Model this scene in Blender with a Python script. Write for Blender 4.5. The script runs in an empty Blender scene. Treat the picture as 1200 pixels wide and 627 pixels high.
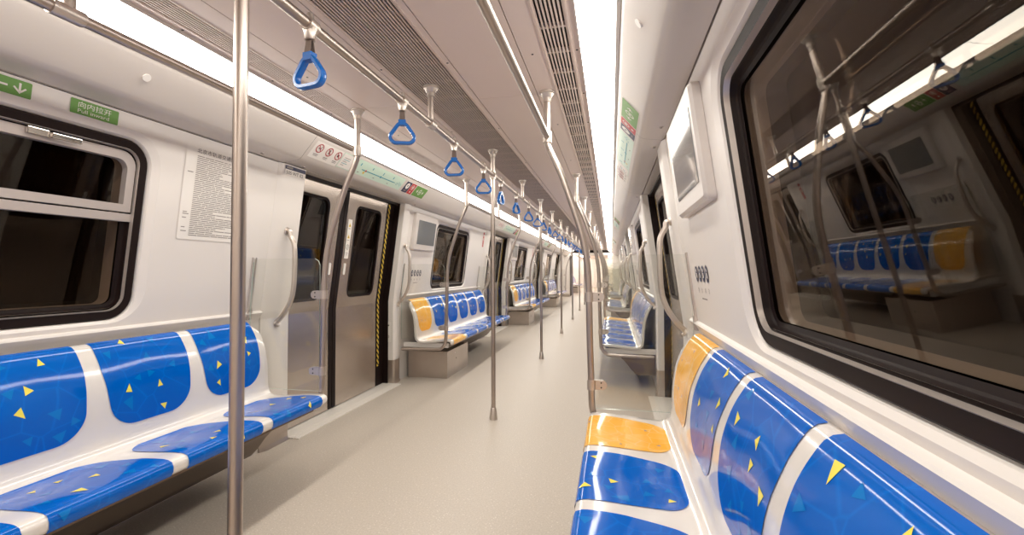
import bpy, bmesh, math, random
from mathutils import Vector, Matrix, geometry
random.seed(7)
PI = math.pi
COL = bpy.context.scene.collection
SC = bpy.context.scene

# ------------------------------------------------------------------ camera
FPX = 545.0
cam_d = bpy.data.cameras.new('camera'); cam = bpy.data.objects.new('camera', cam_d); COL.objects.link(cam)
cam_d.sensor_width = 36.0; cam_d.lens = FPX * 36.0 / 1200.0; cam_d.shift_y = -10.5 / 1200.0
cam_d.clip_start = 0.02; cam_d.clip_end = 200
YAW, PITCH, ROLL = math.radians(12.006), math.radians(1.619), math.radians(-0.2)
cam.matrix_world = Matrix.Translation((0, 0, 1.142)) @ Matrix.Rotation(YAW, 4, 'Z') @ Matrix.Rotation(PI/2 + PITCH, 4, 'X') @ Matrix.Rotation(ROLL, 4, 'Z')
SC.camera = cam
SC.view_settings.view_transform = 'Standard'; SC.view_settings.look = 'None'
SC.view_settings.exposure = 0.0; SC.view_settings.gamma = 1.0; SC.view_settings.use_curve_mapping = False
SC.cycles.use_denoising = True
SC.cycles.max_bounces = 14; SC.cycles.diffuse_bounces = 6; SC.cycles.glossy_bounces = 6
SC.cycles.transparent_max_bounces = 24; SC.cycles.transmission_bounces = 8
SC.cycles.sample_clamp_indirect = 6.0
SC.cycles.caustics_reflective = False; SC.cycles.caustics_refractive = False
w = bpy.data.worlds.new('tunnel_dark'); SC.world = w; w.use_nodes = True
w.node_tree.nodes['Background'].inputs[0].default_value = (0.012, 0.008, 0.006, 1)
w.node_tree.nodes['Background'].inputs[1].default_value = 0.25
LIGHT_STRENGTH = 15.0
LIGHT_COL = (1.0, 0.955, 0.865)

# ------------------------------------------------------------------ materials
def mat(name, col, rough=0.5, metal=0.0, spec=0.5, coat=0.0, ior=1.5, emit=None, es=0.0):
    m = bpy.data.materials.new(name); m.use_nodes = True
    b = m.node_tree.nodes['Principled BSDF']
    b.inputs['Base Color'].default_value = (*col, 1); b.inputs['Roughness'].default_value = rough
    b.inputs['Metallic'].default_value = metal; b.inputs['Specular IOR Level'].default_value = spec
    b.inputs['IOR'].default_value = ior
    b.inputs['Coat Weight'].default_value = coat; b.inputs['Coat Roughness'].default_value = 0.04
    if emit:
        b.inputs['Emission Color'].default_value = (*emit, 1); b.inputs['Emission Strength'].default_value = es
    return m
def noise_col(m, c1, c2, scale, detail=3, lo=0.4, hi=0.6, vec_scale=None, bump=0.0, rough=None):
    nt = m.node_tree; N = nt.nodes; L = nt.links; b = N['Principled BSDF']
    tc = N.new('ShaderNodeTexCoord'); mp = N.new('ShaderNodeMapping'); L.new(tc.outputs['Object'], mp.inputs[0])
    if vec_scale: mp.inputs['Scale'].default_value = vec_scale
    n = N.new('ShaderNodeTexNoise'); n.inputs['Scale'].default_value = scale; n.inputs['Detail'].default_value = detail
    L.new(mp.outputs[0], n.inputs['Vector'])
    r = N.new('ShaderNodeValToRGB'); r.color_ramp.elements[0].position = lo; r.color_ramp.elements[1].position = hi
    r.color_ramp.elements[0].color = (*c1, 1); r.color_ramp.elements[1].color = (*c2, 1)
    L.new(n.outputs['Fac'], r.inputs[0]); L.new(r.outputs[0], b.inputs['Base Color'])
    if bump:
        bp = N.new('ShaderNodeBump'); bp.inputs['Strength'].default_value = bump; bp.inputs['Distance'].default_value = 0.002
        L.new(n.outputs['Fac'], bp.inputs['Height']); L.new(bp.outputs[0], b.inputs['Normal'])
    return n, r, mp
M = {}
M['white'] = mat('wall_white', (0.80, 0.755, 0.72), 0.35)
M['white_gloss'] = mat('white_plastic', (0.82, 0.78, 0.74), 0.16, coat=0.5)
M['ceil'] = mat('ceiling_grey', (0.80, 0.665, 0.605), 0.45)
M['cove'] = mat('cove_panel', (0.66, 0.605, 0.565), 0.3)
M['floor'] = mat('floor_vinyl', (0.4, 0.35, 0.31), 0.42)
n, r, mp = noise_col(M['floor'], (0.47, 0.41, 0.35), (0.55, 0.485, 0.42), 120, 2, 0.35, 0.65)
# pale flecks in the vinyl
nt = M['floor'].node_tree; vor = nt.nodes.new('ShaderNodeTexVoronoi'); vor.inputs['Scale'].default_value = 55
nt.links.new(mp.outputs[0], vor.inputs['Vector'])
lt = nt.nodes.new('ShaderNodeMath'); lt.operation = 'LESS_THAN'; lt.inputs[1].default_value = 0.13
nt.links.new(vor.outputs['Distance'], lt.inputs[0])
mx = nt.nodes.new('ShaderNodeMixRGB'); mx.inputs[2].default_value = (0.72, 0.66, 0.59, 1)
nt.links.new(lt.outputs[0], mx.inputs[0]); nt.links.new(r.outputs[0], mx.inputs[1])
nt.links.new(mx.outputs[0], nt.nodes['Principled BSDF'].inputs['Base Color'])
M['steel'] = mat('satin_steel', (0.47, 0.405, 0.365), 0.35, metal=1.0)
M['cast'] = mat('cast_alloy', (0.60, 0.535, 0.485), 0.38, metal=0.85)
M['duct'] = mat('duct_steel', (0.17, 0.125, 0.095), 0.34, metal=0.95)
M['brushed'] = mat('brushed_steel_panel', (0.55, 0.48, 0.43), 0.33, metal=0.9)
noise_col(M['brushed'], (0.50, 0.435, 0.385), (0.54, 0.475, 0.425), 6, 2, 0.3, 0.7)
M['door_steel'] = mat('door_steel', (0.5, 0.45, 0.4), 0.27, metal=0.95)
noise_col(M['door_steel'], (0.53, 0.46, 0.405), (0.58, 0.51, 0.455), 3, 2, 0.3, 0.7)
M['sill'] = mat('sill_aluminium', (0.82, 0.77, 0.71), 0.4, metal=0.1)
M['rubber'] = mat('black_rubber', (0.010, 0.004, 0.0035), 0.5, spec=0.2)
M['dark'] = mat('dark_recess', (0.02, 0.014, 0.012), 0.6)
M['alu'] = mat('sash_aluminium', (0.56, 0.50, 0.475), 0.38, metal=0.4)
M['trimsteel'] = mat('polished_trim', (0.7, 0.66, 0.62), 0.18, metal=1.0)
M['frametrim'] = mat('window_trim', (0.62, 0.56, 0.52), 0.3, metal=0.6)
M['reveal'] = mat('window_reveal_paint', (0.55, 0.49, 0.45), 0.4)  # pale colour stands in for the window surround reflected in the glass
M['grille'] = mat('grille_slat', (0.66, 0.54, 0.48), 0.45)
M['blue_ring'] = mat('blue_plastic', (0.004, 0.13, 0.48), 0.25, coat=0.3)
M['webbing'] = mat('brown_webbing', (0.16, 0.115, 0.095), 0.7)
M['light'] = mat('light_diffuser', (0.9, 0.88, 0.85), 0.5, emit=LIGHT_COL, es=LIGHT_STRENGTH)
M['green'] = mat('sign_green', (0.13, 0.31, 0.055), 0.4)
M['navy'] = mat('sign_navy', (0.02, 0.022, 0.075), 0.4)
M['red'] = mat('sign_red', (0.55, 0.025, 0.03), 0.4)
M['prohibit'] = mat('prohibition_red', (0.45, 0.03, 0.05), 0.4)
M['paper'] = mat('sign_white', (0.84, 0.80, 0.76), 0.4)
M['ink'] = mat('ink_dark', (0.06, 0.05, 0.055), 0.5)
M['greyink'] = mat('ink_grey', (0.27, 0.235, 0.22), 0.5)
M['mapgreen'] = mat('map_pale_green', (0.60, 0.76, 0.65), 0.3)
M['teal'] = mat('map_line_teal', (0.03, 0.33, 0.42), 0.4)
M['yellow'] = mat('yellow', (0.85, 0.60, 0.04), 0.4)
M['seat_yellow'] = mat('seat_yellow_print', (0.95, 0.82, 0.13), 0.09, spec=0.3)
M['seat_lilac'] = mat('seat_lilac_print', (0.5, 0.42, 0.44), 0.16, coat=0.5)
M['seat_pale'] = mat('seat_light_blue_print', (0.0, 0.20, 0.64), 0.09, spec=0.3)
M['screen'] = mat('display_glass', (0.20, 0.205, 0.21), 0.06, spec=0.8)
M['bezel'] = mat('display_bezel', (0.64, 0.59, 0.56), 0.3)
M['gangway'] = mat('gangway_bellows', (0.16, 0.135, 0.12), 0.6)
# seat prints: faint crossing lines over the plain colour
def seat_print(name, base, line, scale):
    m = mat(name, base, 0.09, spec=0.30)
    nt = m.node_tree; N = nt.nodes; L = nt.links; b = N['Principled BSDF']
    tc = N.new('ShaderNodeTexCoord')
    v = N.new('ShaderNodeTexVoronoi'); v.feature = 'DISTANCE_TO_EDGE'; v.inputs['Scale'].default_value = scale
    L.new(tc.outputs['Object'], v.inputs['Vector'])
    rp = N.new('ShaderNodeValToRGB'); rp.color_ramp.elements[0].position = 0.0; rp.color_ramp.elements[1].position = 0.035
    rp.color_ramp.elements[0].color = (*line, 1); rp.color_ramp.elements[1].color = (*base, 1)
    L.new(v.outputs['Distance'], rp.inputs[0])
    n2 = N.new('ShaderNodeTexNoise'); n2.inputs['Scale'].default_value = 5; n2.inputs['Detail'].default_value = 4
    L.new(tc.outputs['Object'], n2.inputs['Vector'])
    mx = N.new('ShaderNodeMixRGB'); mx.inputs[0].default_value = 0.0
    mr = N.new('ShaderNodeMapRange'); mr.inputs[1].default_value = 0.45; mr.inputs[2].default_value = 0.75; mr.inputs[4].default_value = 0.35
    L.new(n2.outputs['Fac'], mr.inputs[0]); L.new(mr.outputs[0], mx.inputs[0])
    L.new(rp.outputs[0], mx.inputs[1]); mx.inputs[2].default_value = (*line, 1)
    L.new(mx.outputs[0], b.inputs['Base Color'])
    return m
M['blue'] = seat_print('seat_blue_print', (0.0, 0.12, 0.56), (0.0, 0.16, 0.66), 8)
M['orange'] = seat_print('seat_orange_print', (0.95, 0.49, 0.065), (0.97, 0.64, 0.26), 13)
def tape_mat():
    m = mat('hazard_tape', (0.8, 0.6, 0.05), 0.5); nt = m.node_tree; N = nt.nodes; L = nt.links
    tc = N.new('ShaderNodeTexCoord'); mp = N.new('ShaderNodeMapping'); mp.inputs['Rotation'].default_value = (0.8, 0, 0)
    L.new(tc.outputs['Object'], mp.inputs[0])
    wv = N.new('ShaderNodeTexWave'); wv.bands_direction = 'Z'; wv.inputs['Scale'].default_value = 9
    L.new(mp.outputs[0], wv.inputs['Vector'])
    rp = N.new('ShaderNodeValToRGB'); rp.color_ramp.interpolation = 'CONSTANT'; rp.color_ramp.elements[1].position = 0.5
    rp.color_ramp.elements[0].color = (0.02, 0.015, 0.01, 1); rp.color_ramp.elements[1].color = (0.80, 0.55, 0.06, 1)
    L.new(wv.outputs['Fac'], rp.inputs[0]); L.new(rp.outputs[0], N['Principled BSDF'].inputs['Base Color'])
    return m
M['tape'] = tape_mat()
def glass_mat(name, tint, boost, ior=1.5):
    m = bpy.data.materials.new(name); m.use_nodes = True; nt = m.node_tree; N = nt.nodes; L = nt.links
    for n in list(N): N.remove(n)
    o = N.new('ShaderNodeOutputMaterial'); t = N.new('ShaderNodeBsdfTransparent'); t.inputs[0].default_value = (*tint, 1)
    g = N.new('ShaderNodeBsdfGlossy'); g.inputs['Roughness'].default_value = 0.0; g.inputs[0].default_value = (0.95, 0.93, 0.9, 1)
    f = N.new('ShaderNodeFresnel'); f.inputs['IOR'].default_value = ior
    mu = N.new('ShaderNodeMath'); mu.operation = 'MULTIPLY'; mu.inputs[1].default_value = boost; mu.use_clamp = True
    mx = N.new('ShaderNodeMixShader'); ge = N.new('ShaderNodeNewGeometry'); mi_ = N.new('ShaderNodeMapRange'); mi_.inputs[3].default_value = ior; mi_.inputs[4].default_value = 1.0/ior
    L.new(ge.outputs['Backfacing'], mi_.inputs[0]); L.new(mi_.outputs[0], f.inputs['IOR']); L.new(f.outputs[0], mu.inputs[0]); L.new(mu.outputs[0], mx.inputs[0])
    L.new(t.outputs[0], mx.inputs[1]); L.new(g.outputs[0], mx.inputs[2]); L.new(mx.outputs[0], o.inputs[0])
    return m
M['screen_glass'] = glass_mat('clear_screen_glass', (0.965, 0.97, 0.96), 0.8)
M['pane_inner'] = glass_mat('window_inner_pane', (0.72, 0.67, 0.62), 0.62)
M['pane_outer'] = mat('window_outer_pane', (0.005, 0.002, 0.001), 0.0, ior=1.42)
M['glass_edge'] = mat('glass_edge', (0.55, 0.62, 0.56), 0.2)

# ------------------------------------------------------------------ mesh helpers
class MB:
    def __init__(s): s.v = []; s.f = []; s.m = []; s.mats = []
    def mi(s, m):
        if m not in s.mats: s.mats.append(m)
        return s.mats.index(m)
    def add(s, vs, fs, m):
        o = len(s.v); k = s.mi(m); s.v += [tuple(p) for p in vs]
        for f in fs: s.f.append(tuple(i + o for i in f)); s.m.append(k)
    def box(s, x0, x1, y0, y1, z0, z1, m):
        v = [(x, y, z) for x in (x0, x1) for y in (y0, y1) for z in (z0, z1)]
        s.add(v, [(0,1,3,2),(4,6,7,5),(0,4,5,1),(2,3,7,6),(0,2,6,4),(1,5,7,3)], m)
    def hexa(s, lo, hi, m):      # two quads joined
        s.add(list(lo) + list(hi), [(3,2,1,0),(4,5,6,7),(0,1,5,4),(1,2,6,5),(2,3,7,6),(3,0,4,7)], m)
    def tube(s, path, r, m, n=14, caps=True):
        P = [Vector(p) for p in path]; R = r if isinstance(r, (list, tuple)) else [r]*len(P)
        vs = []; up = None
        for i, p in enumerate(P):
            d = (P[min(i+1, len(P)-1)] - P[max(i-1, 0)]).normalized()
            if up is None:
                up = Vector((0, 0, 1)) if abs(d.z) < 0.9 else Vector((0, 1, 0))
            a = (up - d*up.dot(d)).normalized(); b = d.cross(a); up = a
            for k in range(n):
                t = 2*PI*k/n; vs.append(p + (a*math.cos(t) + b*math.sin(t))*R[i])
        fs = [(i*n+k, i*n+(k+1) % n, (i+1)*n+(k+1) % n, (i+1)*n+k) for i in range(len(P)-1) for k in range(n)]
        if caps: fs += [tuple(range(n))[::-1], tuple((len(P)-1)*n+k for k in range(n))]
        s.add(vs, fs, m)
    def strip(s, A, B, m, closed=True):
        n = len(A); fs = [(i, (i+1) % n, n+(i+1) % n, n+i) for i in range(n if closed else n-1)]
        s.add(list(A)+list(B), fs, m)
    def build(s, name, parent=None, smooth=True, bevel=0.0, auto=35, recalc=True):
        me = bpy.data.meshes.new(name); me.from_pydata(s.v, [], s.f)
        for m in s.mats: me.materials.append(m)
        me.polygons.foreach_set('material_index', s.m)
        if recalc:
            bm = bmesh.new(); bm.from_mesh(me); bmesh.ops.recalc_face_normals(bm, faces=bm.faces); bm.to_mesh(me); bm.free()
        if smooth:
            me.polygons.foreach_set('use_smooth', [True]*len(me.polygons)); me.set_sharp_from_angle(angle=math.radians(auto))
        o = bpy.data.objects.new(name, me); COL.objects.link(o)
        if parent: o.parent = parent
        if bevel:
            b = o.modifiers.new('bevel', 'BEVEL'); b.width = bevel; b.segments = 2; b.limit_method = 'ANGLE'; b.angle_limit = 0.7
        return o
def thing(name, label, cat, loc=(0, 0, 0), rotz=0, group=None):
    o = bpy.data.objects.new(name, None); COL.objects.link(o); o.location = loc; o.rotation_euler = (0, 0, rotz)
    o.empty_display_size = 0.1
    o['label'] = label; o['category'] = cat
    if group: o['group'] = group
    return o
def tag(o, label, cat, group=None):
    o['label'] = label; o['category'] = cat
    if group: o['group'] = group
    return o
def struct(o): o['kind'] = 'structure'; return o
def copy_tree(o, parent=None):
    c = o.copy(); COL.objects.link(c)
    if parent: c.parent = parent
    for ch in list(o.children): copy_tree(ch, c)
    return c
def catmull(P, n):
    P = [Vector(p) for p in P]; P = [P[0]*2-P[1]] + P + [P[-1]*2-P[-2]]; out = []
    for i in range(1, len(P)-2):
        a, b, c, d = P[i-1:i+3]
        for k in range(n):
            t = k/n; out.append(0.5*((2*b)+(c-a)*t+(2*a-5*b+4*c-d)*t*t+(3*b-a-3*c+d)*t**3))
    out.append(P[-2]); return out

# ------------------------------------------------------------------ car geometry
CX = -0.89
Y0, Y1 = -2.55, 21.5
def half(z): return 1.18 + 0.13*(1.847 - z) if z > 0.84 else 1.311
def XW(s, h): return CX + s*h
def WP(s, y, z, d=0.0): return (CX + s*(half(z)+d), y, z)
BENCH_Y = [1.0, 6.03, 11.09, 16.15]
DOOR_Y = [-1.55, 3.51, 8.57, 13.63, 18.69]
SIDE = {-1: 'left', 1: 'right'}
ORD = ['nearest', 'second nearest', 'third nearest', 'fourth nearest', 'fifth nearest']

# floor
f = MB(); f.box(CX-1.33, CX+1.33, Y0, Y1+13, -0.04, 0.0, M['floor']); struct(f.build('floor', smooth=False))
# ceiling: flat panels with hair gaps, black void above
cl = MB()
SEAM_Y = [Y0] + [2.46+2.54*i for i in range(-1, 8)] + [Y1]
for a, b in [(0.737, 0.775), (0.512, 0.615), (0.182, 0.508), (0.147, 0.178)]:
    for s in (-1, 1):
        x0, x1 = sorted((CX+s*a, CX+s*b))
        for i in range(len(SEAM_Y)-1): cl.box(x0, x1, SEAM_Y[i]+0.0015, SEAM_Y[i+1]-0.0015, 2.10, 2.112, M['ceil'])
cl.box(CX-0.8, CX+0.8, Y0, Y1, 2.17, 2.18, M['dark'])
for s in (-1, 1):
    x0, x1 = sorted((CX+s*0.775, CX+s*0.78)); cl.box(x0, x1, Y0, Y1, 2.098, 2.17, M['ceil'])
# small screw heads
for i in range(46):
    y = -1+0.5*i
    for h in (-0.755, -0.56, -0.165, 0.165, 0.56, 0.755):
        if (i % 2) == 0 or abs(h) > 0.7: cl.tube([(CX+h, y, 2.1005), (CX+h, y, 2.0985)], 0.005, M['dark'], n=8)
struct(cl.build('ceiling', smooth=False))
# grilles (each run is one fitted unit)
def grille(name, x0, x1, nsl, cross, label):
    t = thing(name, label, 'ventilation grille', ((x0+x1)/2, Y0, 2.10))
    a = -(x1-x0)/2; w_ = (x1-x0); L = Y1-Y0
    b = MB(); b.box(a, -a, 0, L, 0.035, 0.04, M['dark']); b.build('backing', t, smooth=False)
    sl = MB(); p = w_/nsl
    for i in range(nsl):
        x = a + (i+0.5)*p; sl.box(x-p*0.23, x+p*0.23, 0, L, 0.0, 0.007, M['grille'])
    sl.build('slats', t, smooth=False)
    fr = MB(); y = 0.1
    while y < L: fr.box(a, -a, y, y+0.014, 0.009 if w_ > 0.2 else 0.002, 0.02, M['grille']); y += cross
    fr.box(a-0.004, a+0.004, 0, L, -0.002, 0.02, M['grille']); fr.box(-a-0.004, -a+0.004, 0, L, -0.002, 0.02, M['grille'])
    fr.build('frame', t, smooth=False)
grille('ceiling_grille', CX-0.147, CX+0.147, 21, 0.212, 'wide slatted air grille running along the middle of the grey ceiling')
grille('ceiling_grille', CX+0.615, CX+0.737, 8, 0.212, 'narrow slatted air grille with cross bars beside the right light strip')
grille('ceiling_grille', CX-0.737, CX-0.615, 9, 0.212, 'narrow slatted air grille beside the left light strip')
# light strips
for s in (-1, 1):
    t = thing('light_strip', 'long glowing warm white light strip along the %s edge of the ceiling' % SIDE[s], 'light', (XW(s, 0.84), 3.5, 2.04))
    ox, oy, oz = t.location
    ys = [Y0] + [1.77-1.69*2+1.69*i for i in range(0, 14)] + [Y1]
    ys = [y for y in ys if Y0 <= y <= Y1]
    for i in range(len(ys)-1):
        a, b = ys[i]+0.002, ys[i+1]-0.002
        if b-a < 0.05: continue
        d = MB(); n = 6; A = []; B = []
        for k in range(n+1):
            q = k/n; h = 0.772+0.143*q; z = 2.090-0.066*q - 0.007*math.sin(PI*q)
            A.append((XW(s, h)-ox, a-oy, z-oz)); B.append((XW(s, h)-ox, b-oy, z-oz))
        d.strip(A, B, M['light'], closed=False); d.build('diffuser', t)
    e = MB()
    for (h0, z0, h1, z1) in [(0.765, 2.099, 0.773, 2.088), (0.914, 2.025, 0.930, 2.014)]:
        e.hexa([(XW(s, h0)-ox, Y0-oy, z0-oz), (XW(s, h1)-ox, Y0-oy, z1-oz), (XW(s, h1+0.004)-ox, Y0-oy, z1+0.01-oz), (XW(s, h0+0.004)-ox, Y0-oy, z0+0.01-oz)],
               [(XW(s, h0)-ox, Y1-oy, z0-oz), (XW(s, h1)-ox, Y1-oy, z1-oz), (XW(s, h1+0.004)-ox, Y1-oy, z1+0.01-oz), (XW(s, h0+0.004)-ox, Y1-oy, z0+0.01-oz)], M['alu'])
    e.build('edge_trim', t, smooth=False)
# cove panels
for s in (-1, 1):
    prof = [(0.93, 2.02), (0.932, 2.014), (0.945, 1.999), (0.985, 1.953), (1.025, 1.907), (1.045, 1.884), (1.058, 1.872), (1.074, 1.866), (1.10, 1.862), (1.176, 1.852), (1.177, 1.87), (1.182, 1.87), (1.183, 1.8505), (1.33, 1.842)]
    c = MB(); YS = [Y0, 2.62, 4.40, 7.68, 9.46, 12.74, 14.52, 17.8, 19.6, Y1]
    for i in range(len(YS)-1):
        a, b = YS[i]+0.001, YS[i+1]-0.001
        c.strip([(XW(s, h), a, z) for h, z in prof], [(XW(s, h), b, z) for h, z in prof], M['cove'], closed=False)
    c.box(*sorted((XW(s, 0.98), XW(s, 1.36))), Y0, Y1, 2.03, 2.04, M['dark'])
    for y in [2.39, 2.77, 4.6, 7.4]:
        c.tube([(XW(s, 1.14), y, 1.8575), (XW(s, 1.14), y, 1.852)], 0.011, M['alu'], n=12); c.tube([(XW(s, 1.14), y, 1.8525), (XW(s, 1.14), y, 1.8512)], 0.006, M['dark'], n=10)
    for y in [1.55]: c.tube([(XW(s, 0.987), y, 1.9525), (XW(s, 0.983), y, 1.9495)], 0.016, M['paper'], n=20)
    struct(c.build('trim_%d' % (1 if s < 0 else 2), auto=50))

# ------------------------------------------------------------------ walls with window holes
def bridge(outer4, n):
    # faces between 4 outer corners (indices 0..3, same order as the hole's corners) and a rounded-rect hole (indices 4..)
    fs = []; c = n//4
    for k in range(4):
        for i in range(c-1): fs.append((k, 4+k*c+i, 4+k*c+i+1))
        fs.append((k, 4+k*c+c-1, 4+((k+1) % 4)*c, (k+1) % 4))
    return fs
def rrect(y0, y1, z0, z1, r, n=7):
    out = []
    for cy, cz, a in [(y1-r, z1-r, 0), (y0+r, z1-r, 90), (y0+r, z0+r, 180), (y1-r, z0+r, 270)]:
        for k in range(n+1):
            t = math.radians(a+90*k/n); out.append((cy+r*math.cos(t), cz+r*math.sin(t)))
    return out
WIN = {}
def win_range(s, k):
    return (BENCH_Y[k]-0.60, BENCH_Y[k]+0.76) if s < 0 else (BENCH_Y[k]-0.80, BENCH_Y[k]+0.50)
WZ0, WZ1 = 0.935, 1.735
for s in (-1, 1):
    wb = MB(); W_ = M['white']
    for k in range(len(BENCH_Y)):
        ya, yb = DOOR_Y[k]+1.08, DOOR_Y[k+1]-0.93
        wy0, wy1 = win_range(s, k)
        hole = rrect(wy0-0.05, wy1+0.05, WZ0-0.018, WZ1+0.045, 0.15)
        outer = [(yb, 1.846), (ya, 1.846), (ya, 0.90), (yb, 0.90)]
        tr = bridge(outer, len(hole))
        pts = outer+hole
        wb.add([WP(s, y, z) for y, z in pts], tr, W_)
        mid = rrect(wy0-0.014, wy1+0.014, WZ0-0.006, WZ1+0.013, 0.12)
        inn = rrect(wy0, wy1, WZ0, WZ1, 0.105)
        wb.strip([WP(s, y, z) for y, z in hole], [WP(s, y, z, 0.010) for y, z in mid], W_)
        wb.strip([WP(s, y, z, 0.010) for y, z in mid], [WP(s, y, z, 0.030) for y, z in inn], W_)
        # lower wall with the ledge above the seat backs
        pr = [(half(0.90), 0.90), (1.291, 0.893), (1.287, 0.886), (1.296, 0.872), (1.306, 0.855), (1.311, 0.84), (1.311, 0.0)]
        wb.strip([(XW(s, h), ya, z) for h, z in pr], [(XW(s, h), yb, z) for h, z in pr], W_, closed=False)
        for y in (ya, yb):
            wb.add([(XW(s, h), y, z) for h, z in [(1.182, 1.846), (half(0.9), 0.9), (1.311, 0), (1.42, 0), (1.42, 1.846)]], [(0, 1, 2, 3, 4)], W_)
    ya, yb = DOOR_Y[4]+1.08, Y1
    wb.strip([(XW(s, h), ya, z) for h, z in [(1.182, 1.846), (1.311, 0.84), (1.311, 0)]], [(XW(s, h), yb, z) for h, z in [(1.182, 1.846), (1.311, 0.84), (1.311, 0)]], W_, closed=False)
    for yy in (Y0,):
        wb.strip([(XW(s, h), Y0, z) for h, z in [(1.182, 1.846), (1.311, 0.84), (1.311, 0)]], [(XW(s, h), DOOR_Y[0]+1.08, z) for h, z in [(1.182, 1.846), (1.311, 0.84), (1.311, 0)]], W_, closed=False)
    struct(wb.build('wall_'+SIDE[s], auto=25))
bk = MB(); bk.box(CX-1.35, CX+1.35, Y0-0.02, Y0, 0, 2.11, M['white']); struct(bk.build('wall_back', smooth=False))
# windows
wn = 0
for s in (-1, 1):
    for k in range(len(BENCH_Y)):
        wn += 1; y0, y1 = win_range(s, k)
        def ring(mb, i0, d0, i1, d1, m, r0=0.105):
            A = rrect(y0+i0, y1-i0, WZ0+i0, WZ1-i0, max(0.02, r0-i0)); B = rrect(y0+i1, y1-i1, WZ0+i1, WZ1-i1, max(0.02, r0-i1))
            mb.strip([WP(s, y, z, d0) for y, z in A], [WP(s, y, z, d1) for y, z in B], m)
        g = MB(); ring(g, -0.004, 0.024, 0.004, 0.014, M['rubber']); ring(g, 0.004, 0.014, 0.036, 0.018, M['rubber']); ring(g, 0.036, 0.018, 0.039, 0.034, M['rubber'])
        ring(g, 0.052, 0.040, 0.056, 0.048, M['rubber']); ring(g, 0.056, 0.048, 0.068, 0.052, M['rubber']); ring(g, 0.0685, 0.062, 0.070, 0.12, M['reveal'])  # last ring is added between the panes to imitate a reflected pale band
        wo = struct(g.build('window_%d' % wn, auto=30))
        sf = MB(); ring(sf, 0.034, 0.020, 0.039, 0.013, M['frametrim']); ring(sf, 0.039, 0.013, 0.041, 0.030, M['frametrim']); ring(sf, 0.041, 0.030, 0.046, 0.036, M['rubber']); ring(sf, 0.046, 0.036, 0.050, 0.028, M['frametrim']); ring(sf, 0.050, 0.028, 0.053, 0.042, M['rubber'])
        sf.build('frame', wo, auto=30)
        def plate(ya, yb, za, zb, r, d, m, name, th=0.004):
            P = rrect(ya, yb, za, zb, r); p = MB(); n = len(P)
            p.add([WP(s, y, z, d) for y, z in P] + [WP(s, y, z, d+th) for y, z in P], [tuple(range(n)), tuple(range(n, 2*n))[::-1]], m)
            p.strip([WP(s, y, z, d) for y, z in P], [WP(s, y, z, d+th) for y, z in P], m)
            return p.build(name, wo, smooth=False)
        plate(y0+0.04, y1-0.04, WZ0+0.04, WZ1-0.04, 0.07, 0.056, M['pane_inner'], 'inner_pane')
        plate(y0+0.04, y1-0.04, WZ0+0.04, WZ1-0.04, 0.07, 0.118, M['pane_outer'], 'outer_pane')
        if s < 0 and k == 0:
            # upper hopper sash
            h = MB()
            A = rrect(y0+0.047, y1-0.047, 1.418, WZ1-0.047, 0.07); B = rrect(y0+0.082, y1-0.082, 1.452, WZ1-0.085, 0.045)
            A[14+2:] = [(y0+0.047, 1.418)]*8 + [(y1-0.047, 1.418)]*8; B[16:] = [(y0+0.082, 1.452)]*8 + [(y1-0.082, 1.452)]*8
            h.strip([WP(s, y, z, 0.026) for y, z in A], [WP(s, y, z, 0.026) for y, z in B], M['alu'])
            h.strip([WP(s, y, z, 0.026) for y, z in B], [WP(s, y, z, 0.055) for y, z in B], M['alu'])
            h.strip([WP(s, y, z, 0.026) for y, z in A], [WP(s, y, z, 0.05) for y, z in A], M['alu'])
            h.build('hopper_sash', wo, auto=30)
            br = MB(); br.hexa([WP(s, y0+0.03, z, d) for z, d in [(1.376, 0.026), (1.411, 0.026), (1.411, 0.055), (1.376, 0.055)]],
                               [WP(s, y1-0.03, z, d) for z, d in [(1.376, 0.026), (1.411, 0.026), (1.411, 0.055), (1.376, 0.055)]], M['alu'])
            br.build('transom_bar', wo, smooth=False)
            la = MB(); ym = 1.37
            def slab(ya, yb, za, zb, d0, d1, m):
                la.hexa([WP(s, ya, za, d0), WP(s, yb, za, d0), WP(s, yb, zb, d0), WP(s, ya, zb, d0)], [WP(s, ya, za, d1), WP(s, yb, za, d1), WP(s, yb, zb, d1), WP(s, ya, zb, d1)], m)
            slab(ym-0.075, ym-0.005, 1.664, 1.69, 0.012, 0.027, M['trimsteel']); slab(ym-0.005, ym+0.10, 1.663, 1.683, -0.002, 0.010, M['trimsteel'])
            slab(ym-0.005, ym+0.02, 1.668, 1.68, 0.01, 0.027, M['trimsteel'])
            la.build('latch_handle', wo, bevel=0.003, smooth=False)

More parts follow.
